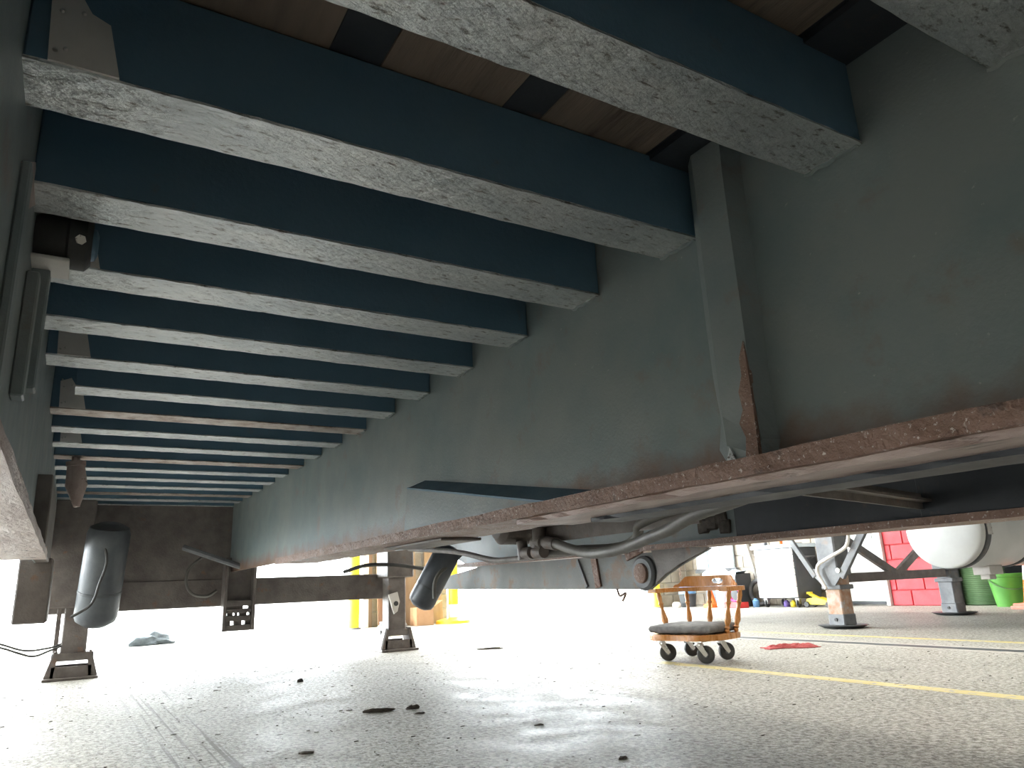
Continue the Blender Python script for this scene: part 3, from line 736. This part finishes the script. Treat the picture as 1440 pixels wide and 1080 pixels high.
# ---------------------------------------------------------------- things along the right wall
# tool chest
TC = thing('tool_chest', 'white rolling tool chest with shaded side coloured dark against the block wall', 'tool chest', (9.5, 7.790, 0))
obj('cabinet', MB().box(9.22, 9.72, 7.450, 8.190, .13, .86, .008), M['charcoal'], TC)  # dark colour stands in for shade on the side away from the light
obj('top_tray', MB().box(9.18, 9.74, 7.390, 8.230, .86, .89, .005).box(9.18, 9.20, 7.390, 8.230, .89, .915).box(9.18, 9.74, 7.390, 7.410, .89, .915), M['blue_pale'], TC)
dz = [.14, .30, .46, .56, .66, .76, .855]
for a, c in zip(dz, dz[1:]):
    dr = obj('drawer', MB().box(9.195, 9.22, 7.465, 8.175, a + .004, c - .004, .004), M['white'], TC)
    obj('pull', MB().box(9.183, 9.195, 7.540, 8.100, c - .022, c - .010, .002), M['gal'], dr)
for x, y in ((9.28, 7.530), (9.28, 8.110), (9.66, 7.530), (9.66, 8.110)):
    c = obj('caster', MB().box(x - .03, x + .03, y - .03, y + .03, .11, .13).box(x - .025, x + .025, y - .026, y - .020, .05, .115).box(x - .025, x + .025, y + .020, y + .026, .05, .115), M['chrome'], TC)
    obj('wheel', MB().lathe((x, y - .016, .055), (x, y + .016, .055), [(0, .045), (.2, .055), (.8, .055), (1, .045)], 20), M['rubber'], c, smooth=True)
obj('side_handle', MB().tube([(9.32, 7.450, .70), (9.32, 7.390, .72), (9.60, 7.390, .72), (9.60, 7.450, .70)], .012, 8, 0), M['gal'], TC)
# small items on the chest
def jar(x, y, z, r, h, m, name, label, cat):
    o = obj(name, MB().lathe((x, y, z), (x, y, z + h), [(0, r * .95), (.05, r), (.75, r), (.85, r * .6), (1, r * .55)], 18), m, smooth=True); tag(o, label, cat); return o
jar(9.32, 7.740, .89, .025, .10, M['orange'], 'spray_can', 'small orange spray can standing on the white tool chest', 'can')
jar(9.36, 8.070, .89, .03, .09, M['charcoal'], 'grease_can', 'small dark can at the far end of the tool chest top', 'can')
tag(obj('parts_tray', MB().box(9.30, 9.50, 7.490, 7.670, .8905, .93, .004), M['gal']), 'grey metal tray lying on the near end of the tool chest', 'tray')
# yellow floor jack
FJ = thing('floor_jack', 'yellow trolley jack on the floor right of the tool chest', 'jack', (9.35, 7.220, 0))
obj('frame', MB().prism([(9.30, 7.420, .04), (9.30, 7.400, .12), (9.30, 7.240, .14), (9.30, 7.050, .09), (9.30, 7.000, .04)], (.16, 0, 0)), M['yellow'], FJ)
obj('lift_arm', MB().bar((9.38, 7.250, .12), (9.38, 7.400, .19), .05, .04, .005).cyl((9.38, 7.400, .185), (9.38, 7.400, .215), .045, n=16), M['yellow'], FJ)
for x, y in ((9.29, 7.400), (9.47, 7.400), (9.29, 7.040), (9.47, 7.040)):
    obj('wheel', MB().lathe((x - .014, y, .042), (x + .014, y, .042), [(0, .036), (.2, .042), (.8, .042), (1, .036)], 18), M['rubber'], FJ, smooth=True)
# bits under the chest
jar(9.30, 8.350, 0, .05, .13, M['blue'], 'oil_jug', 'small blue jug on the floor left of the tool chest', 'jug')
jar(9.45, 7.890, 0, .045, .095, M['drum_violet'], 'cleaner_bottle', 'purple bottle on the floor beneath the tool chest', 'bottle')
jar(9.42, 7.740, 0, .04, .095, M['yellow'], 'small_tin', 'yellow tin on the floor beneath the tool chest', 'tin')
# leaning pole
tag(obj('leaning_pole', MB().bar((9.70, 8.52, .02), (9.80, 8.92, 1.25), .05, .05, .006), M['tape']), 'grey pole leaning on the block wall left of the tool chest', 'pole')
# wall canister, hose elbow
HC = thing('exhaust_duct', 'grey curved duct end on the block wall right of the tool chest', 'duct', (9.7, 7.2, .62))
obj('duct_body', MB().lathe((9.80, 7.16, .76), (9.60, 7.22, .66), [(0, .05), (.5, .09), (.9, .12), (1, .12)], 24), M['gal'], HC, smooth=True)
obj('duct_rim', MB().lathe((9.62, 7.214, .67), (9.595, 7.222, .657), [(0, .125), (1, .128)], 24), M['charcoal'], HC, smooth=True)
# tarp covered crate with things round it
CR = thing('crate', 'dark grey storage crate behind the chair, pale blue sheet thrown over its top', 'crate', (9.45, 9.35, 0))
obj('box', MB().box(9.25, 9.60, 8.66, 9.36, 0, .52, .008), M['charcoal'], CR)
sh = MB()
nx, ny = 10, 18
grid = []
for i in range(nx + 1):
    row = []
    for j in range(ny + 1):
        x = 9.20 + .42 * i / nx; y = 8.64 + .78 * j / ny
        z = .535 + .05 * math.sin(j * .9) * math.sin(i * .5) ** 2 + .10 * max(0, math.sin((j - 10) * .35)) * (i / nx)
        if i == 0: z -= .10 + .03 * math.sin(j * 1.7)
        if j == ny: z -= .10
        row.append(sh.bm.verts.new((x, y, z)))
    grid.append(row)
for i in range(nx):
    for j in range(ny): sh.bm.faces.new((grid[i][j], grid[i + 1][j], grid[i + 1][j + 1], grid[i][j + 1]))
r_ = bmesh.ops.extrude_face_region(sh.bm, geom=sh.bm.faces[:])
bmesh.ops.translate(sh.bm, vec=(0, 0, .006), verts=[v for v in r_['geom'] if isinstance(v, bmesh.types.BMVert)])
tag(obj('sheet', sh, M['blue_pale'], smooth=True), 'pale blue plastic sheet draped over the dark crate', 'sheet')
# cones, bucket, coil
def cone(name, label, x, y, h, r, base, bm_, band):
    t_ = thing(name, label, 'traffic cone', (x, y, 0))
    obj('base', MB().box(x - base, x + base, y - base, y + base, 0, .035, .006).box(x - base * .9, x + base * .9, y - base * .9, y + base * .9, .035, .06, .006), bm_, t_)
    obj('cone', MB().lathe((x, y, .055), (x, y, h), [(0, r), (.05, r * .92), (1, r * .22)], 28), M['orange'], t_, smooth=True)
    for a, c in band:
        f = lambda q: r * (.955 - .735 * (q * h - .055) / (h - .055)) + .003
        obj('reflective_band', MB().lathe((x, y, a * h), (x, y, c * h), [(0, f(a)), (1, f(c))], 28), M['cone_white'], t_, smooth=True)
cone('traffic_cone', 'orange and white traffic cone at the right edge beside the green bucket', 9.35, 4.37, .75, .14, .20, M['orange_faded'], ((.42, .62), (.70, .82)))
cone('traffic_cone', 'small orange cone behind the rolling chair, before the crate', 9.10, 9.10, .30, .085, .10, M['orange'], ())
BK = thing('water_bucket', 'blue and grey bucket in the corner behind the chair back', 'bucket', (9.25, 9.80, 0))
obj('bucket', MB().lathe((9.25, 9.80, 0), (9.25, 9.80, .22), [(0, .12), (.95, .15), (.96, .16), (1, .16)], 24), M['charcoal'], BK, smooth=True)
obj('lid', MB().lathe((9.25, 9.80, .22), (9.25, 9.80, .36), [(0, .15), (.2, .15), (.8, .13), (1, .09)], 24), M['blue'], BK, smooth=True)
jar(9.02, 8.78, 0, .085, .40, M['cone_white'], 'white_jug', 'tall white jug standing between the orange cone and the magenta cable', 'jug')
ball = tag(obj('tape_roll', MB().lathe((9.0, 9.82, 0), (9.0, 9.82, .09), [(0, .05), (.3, .075), (.7, .075), (1, .05)], 20), M['pale_parts_and_light'], smooth=True), 'small pale roll on the floor beside the blue bucket', 'roll')
pts = []
for k in range(70):
    a = k * .55
    pts.append((9.05 + .015 * math.sin(k), 8.53 + .11 * math.cos(a), .20 + .10 * math.sin(a) + .006 * math.cos(k * 1.3)))
tag(obj('cable_coil', MB().tube(pts, .010, 6, 2), M['magenta'], smooth=True), 'magenta cable coil standing on a red box behind the chair arm', 'cable')
tag(obj('red_box', MB().box(8.95, 9.15, 8.36, 8.68, 0, .085, .006), M['red']), 'low red box on the floor under the magenta cable coil', 'box')
tyre = MB()
tyre.tube([(9.50, 8.43 + .18 * math.cos(2 * pi * k / 20), .215 + .18 * math.sin(2 * pi * k / 20)) for k in range(21)] , .035, 10, 2)
tag(obj('rubber_hoop', tyre, M['rubber'], smooth=True), 'black rubber hoop leaning against the end of the dark crate', 'hoop')
# hanging chain and sheet of cladding in the corner
ch = thing('wall_chain', 'rusty hanging chain on the corner of the block wall', 'chain', (9.62, 10.33, .1))
for k in range(22):
    z = .12 + k * .052
    a = k % 2 * pi / 2
    pts = [(9.62 + .02 * math.cos(2 * pi * j / 10) * math.cos(a), 10.325 + .02 * math.cos(2 * pi * j / 10) * math.sin(a), z + .034 * math.sin(2 * pi * j / 10)) for j in range(11)]
    obj('link', MB().tube(pts, .007, 6, 0), M['rust_pale'], ch)
WP = thing('wall_panel', 'pale blue steel panel standing against the right wall by the corner', 'panel', (9.78, 9.6, 0.55))
for k in range(3):
    y = 9.15 + k * .30
    obj('sheet', MB().box(9.76, 9.80, y, y + .28, .62, 1.6, .004), M['blue_pale'], WP)
obj('rail', MB().box(9.755, 9.80, 9.10, 10.08, .55, .62, .004), M['gal'], WP)
# extinguisher on the red pier
EX = thing('fire_extinguisher', 'red extinguisher with white label hung on the red wall beside the tank', 'extinguisher', (9.72, 5.62, .78))
obj('cylinder', MB().lathe((9.74, 5.62, .78), (9.74, 5.62, 1.18), [(0, .05), (.06, .07), (.8, .07), (.92, .04), (1, .025)], 24), M['red'], EX, smooth=True)
obj('label_band', MB().lathe((9.74, 5.62, .80), (9.74, 5.62, 1.02), [(0, .0715), (1, .0715)], 24), M['cone_white'], EX, smooth=True)
obj('valve', MB().box(9.70, 9.78, 5.60, 5.64, 1.18, 1.24, .004), M['charcoal'], EX)
# green bins
GB = thing('ribbed_bin', 'dark green ribbed bin behind the far landing leg', 'bin', (10.15, 5.33, 0))
obj('shell', MB().lathe((10.15, 5.33, 0), (10.15, 5.33, .50), [(0, .24)] + [(k / 40, .25 + (.006 if k % 2 else 0)) for k in range(1, 40)] + [(1, .26)], 30), M['dark_green'], GB, smooth=True)
obj('rim', MB().lathe((10.15, 5.33, .50), (10.15, 5.33, .53), [(0, .27), (1, .27)], 30), M['dark_green'], GB, smooth=True)
GK = thing('green_bucket', 'bright green plastic bucket with handle between ribbed bin and traffic cone', 'bucket', (9.75, 4.85, 0))
obj('shell', MB().lathe((9.75, 4.85, 0), (9.75, 4.85, .38), [(0, .15), (.9, .195), (.91, .205), (1, .208)], 32), M['green'], GK, smooth=True)
obj('handle', MB().tube([(9.75 + .205 * math.cos(a), 4.85 + .205 * math.sin(a), .33 - .13 * math.sin((a - pi * .75) )) for a in [pi * .75 + k * pi / 10 for k in range(11)]], .007, 6, 2), M['dark_green'], GK, smooth=True)

# ---------------------------------------------------------------- bollards and stuff round the back doors
def bollard(name, label, x, y, base):
    t_ = thing(name, label, 'bollard', (x, y, 0), group='yellow bollards at the back doors')
    obj('post', MB().lathe((x, y, 0), (x, y, 1.25), [(0, .075), (.94, .075), (.98, .06), (1, .03)], 24), M['yellow'], t_, smooth=True)
    if base: obj('white_sleeve', MB().lathe((x, y, .07), (x, y, .26), [(0, .078), (1, .078)], 24), M['white'], t_, smooth=True)
    if base: obj('base', MB().lathe((x, y, 0), (x, y, .08), [(0, .26), (.5, .25), (.8, .16), (1, .08)], 28), M['yellow'], t_, smooth=True)
    else: obj('collar', MB().lathe((x, y, 0), (x, y, .02), [(0, .11), (1, .10)], 24), M['gal'], t_, smooth=True)
bollard('bollard', 'yellow bollard at the left jamb of the wall pier, left of the right support leg', 3.42, 10.15, False)
bollard('bollard', 'yellow bollard on a round yellow base, right of the brown boards', 4.84, 9.95, True)
bollard('bollard', 'yellow bollard behind the rolling chair, at the far right doorway', 8.85, 10.15, False)
for k, (x0, x1, h, l) in enumerate(((3.80, 4.12, 1.5, 'brown plywood board leaning on the pier, nearest the white door jamb'), (4.16, 4.40, 1.35, 'brown plywood board leaning on the pier, middle of the three'), (4.55, 4.80, 1.4, 'brown plywood board leaning on the pier beside the based bollard'))):
    tag(obj('plywood_board', MB().prism([(x0, 10.22, 0), (x1, 10.22, 0), (x1, 10.36, h), (x0, 10.36, h)], (0, .02, 0)), M['plywood']), l, 'board')
OP = tag(obj('orange_post', MB().box(3.86, 3.92, 10.10, 10.16, 0, 1.4, .006), M['orange_faded']), 'thin orange post standing before the plywood boards', 'post')
CB = thing('carton', 'brown open carton on the floor under the right canister', 'carton', (4.36, 9.95, 0))
obj('body', MB().box(4.22, 4.48, 9.85, 10.08, 0, .24, .004), M['card'], CB)
obj('flap', MB().prism([(4.48, 9.85, .24), (4.48, 10.08, .24), (4.62, 10.08, .32), (4.62, 9.85, .32)], (0, 0, .006)), M['card'], CB)
def lump(x, y, sx, sy, sz, m, name, label, cat, rz=0, seed=1):
    rnd = random.Random(seed)
    b_ = MB(); bmesh.ops.create_icosphere(b_.bm, subdivisions=3, radius=1)
    ph = [rnd.uniform(0, 6) for _ in range(6)]
    for v in b_.bm.verts:
        c = v.co.copy()
        k = 1 + .30 * math.sin(3 * c.x + ph[0]) * math.sin(4 * c.y + ph[1]) + .18 * math.sin(7 * c.x + ph[2]) * math.sin(6 * c.z + ph[3]) + .05 * math.sin(13 * c.y + ph[4])
        c *= k
        z = max(c.z, -.25) + .25
        X_, Y_ = c.x * sx, c.y * sy
        v.co = Vector((x + X_ * math.cos(rz) - Y_ * math.sin(rz), y + X_ * math.sin(rz) + Y_ * math.cos(rz), z * sz))
    return tag(obj(name, b_, m, smooth=True), label, cat)
lump(3.94, 9.98, .20, .10, .09, M['bag'], 'sack', 'flattened white plastic sack on the floor before the orange post', 'sack', .2, 3)
lump(.90, 9.85, .24, .14, .10, M['cloth_grey'], 'cloth_bundle', 'blue grey crumpled cloth lying on the bright floor between the left leg and hanging bracket', 'cloth', .1, 5)
rg = MB(); rr_ = random.Random(9); G = []
ex_, ey_ = Vector((.862, -.505, 0)), Vector((.505, .862, 0))
for i in range(25):
    row = []
    for j in range(9):
        u, v = (i / 24 - .5), (j / 8 - .5)
        e = (1 - abs(2 * u) ** 4) * (1 - abs(2 * v) ** 2)
        z = .006 + max(0, e) * (.010 + .022 * abs(math.sin(11 * u + 5 * v)) * abs(math.cos(6 * v + 9 * u)) + rr_.uniform(0, .006))
        p = Vector((4.33, 3.63, 0)) + ex_ * (u * .36 + .012 * math.sin(9 * v)) + ey_ * (v * (.11 + .04 * math.sin(8 * u)))
        row.append(rg.bm.verts.new((p.x, p.y, z)))
    G.append(row)
for i in range(24):
    for j in range(8): rg.bm.faces.new((G[i][j], G[i + 1][j], G[i + 1][j + 1], G[i][j + 1]))
e_ = bmesh.ops.extrude_face_region(rg.bm, geom=rg.bm.faces[:])
bmesh.ops.translate(rg.bm, vec=(0, 0, -.005), verts=[v for v in e_['geom'] if isinstance(v, bmesh.types.BMVert)])
tag(obj('shop_rag', rg, M['rag']), 'crumpled red rag lying on the floor right of the rolling chair', 'rag')

# ---------------------------------------------------------------- dirt on the floor
DG = 'dark clods on the near floor'
def clod(px_, py_, l, w, h, rz, label, seed):
    p = at(px_, py_, z=0)
    o = lump(p.x, p.y, l, w, h, M['debris'], 'dirt_clod', label, 'dirt', rz, seed); o['group'] = DG
clod(533, 1001, .055, .011, .012, -.25, 'long thin dark clod on the near floor, left one of the pair', 21)
clod(580, 997, .026, .012, .013, -.3, 'short thick dark clod right of the long thin one', 22)
clod(590, 1004, .022, .008, .006, -.2, 'small flat clod just in front of the short thick one', 23)
clod(690, 913, .11, .012, .010, -.5, 'thin dark stick on the bright floor midway to the chair', 24)
clod(430, 1060, .022, .008, .006, -.4, 'flat dark flake nearest the bottom edge of the floor', 25)
clod(876, 1067, .016, .009, .006, .3, 'flat dark flake on the near floor below the chair', 26)
clod(758, 1020, .018, .006, .004, -.4, 'small dark flake between the clod pair and the near chair floor', 27)
clod(422, 959, .02, .012, .014, .2, 'dark crumb on the floor below the hanging bracket', 28)
b = MB()
rnd = random.Random(5)
for k in range(1100):
    x, y = rnd.uniform(-1, 5), rnd.uniform(1.8, 8)
    if (abs(x - .08) < .45 and abs(y - 6.2) < .4) or (abs(x - 2.46) < .4 and abs(y - 6.2) < .4) or (abs(x - 4.33) < .4 and abs(y - 3.63) < .4): continue
    l, w_, h_ = .002 + .010 * rnd.random() ** 3, rnd.uniform(.002, .005), rnd.uniform(.0008, .003)
    b.bar((x - l, y + rnd.uniform(-.5, .5) * l, h_ / 2), (x + l, y, h_ / 2), w_, h_)
o = obj('grit', b, M['debris'], kind='stuff'); tag(o, 'fine dark grit and flakes scattered over the concrete floor', 'grit')
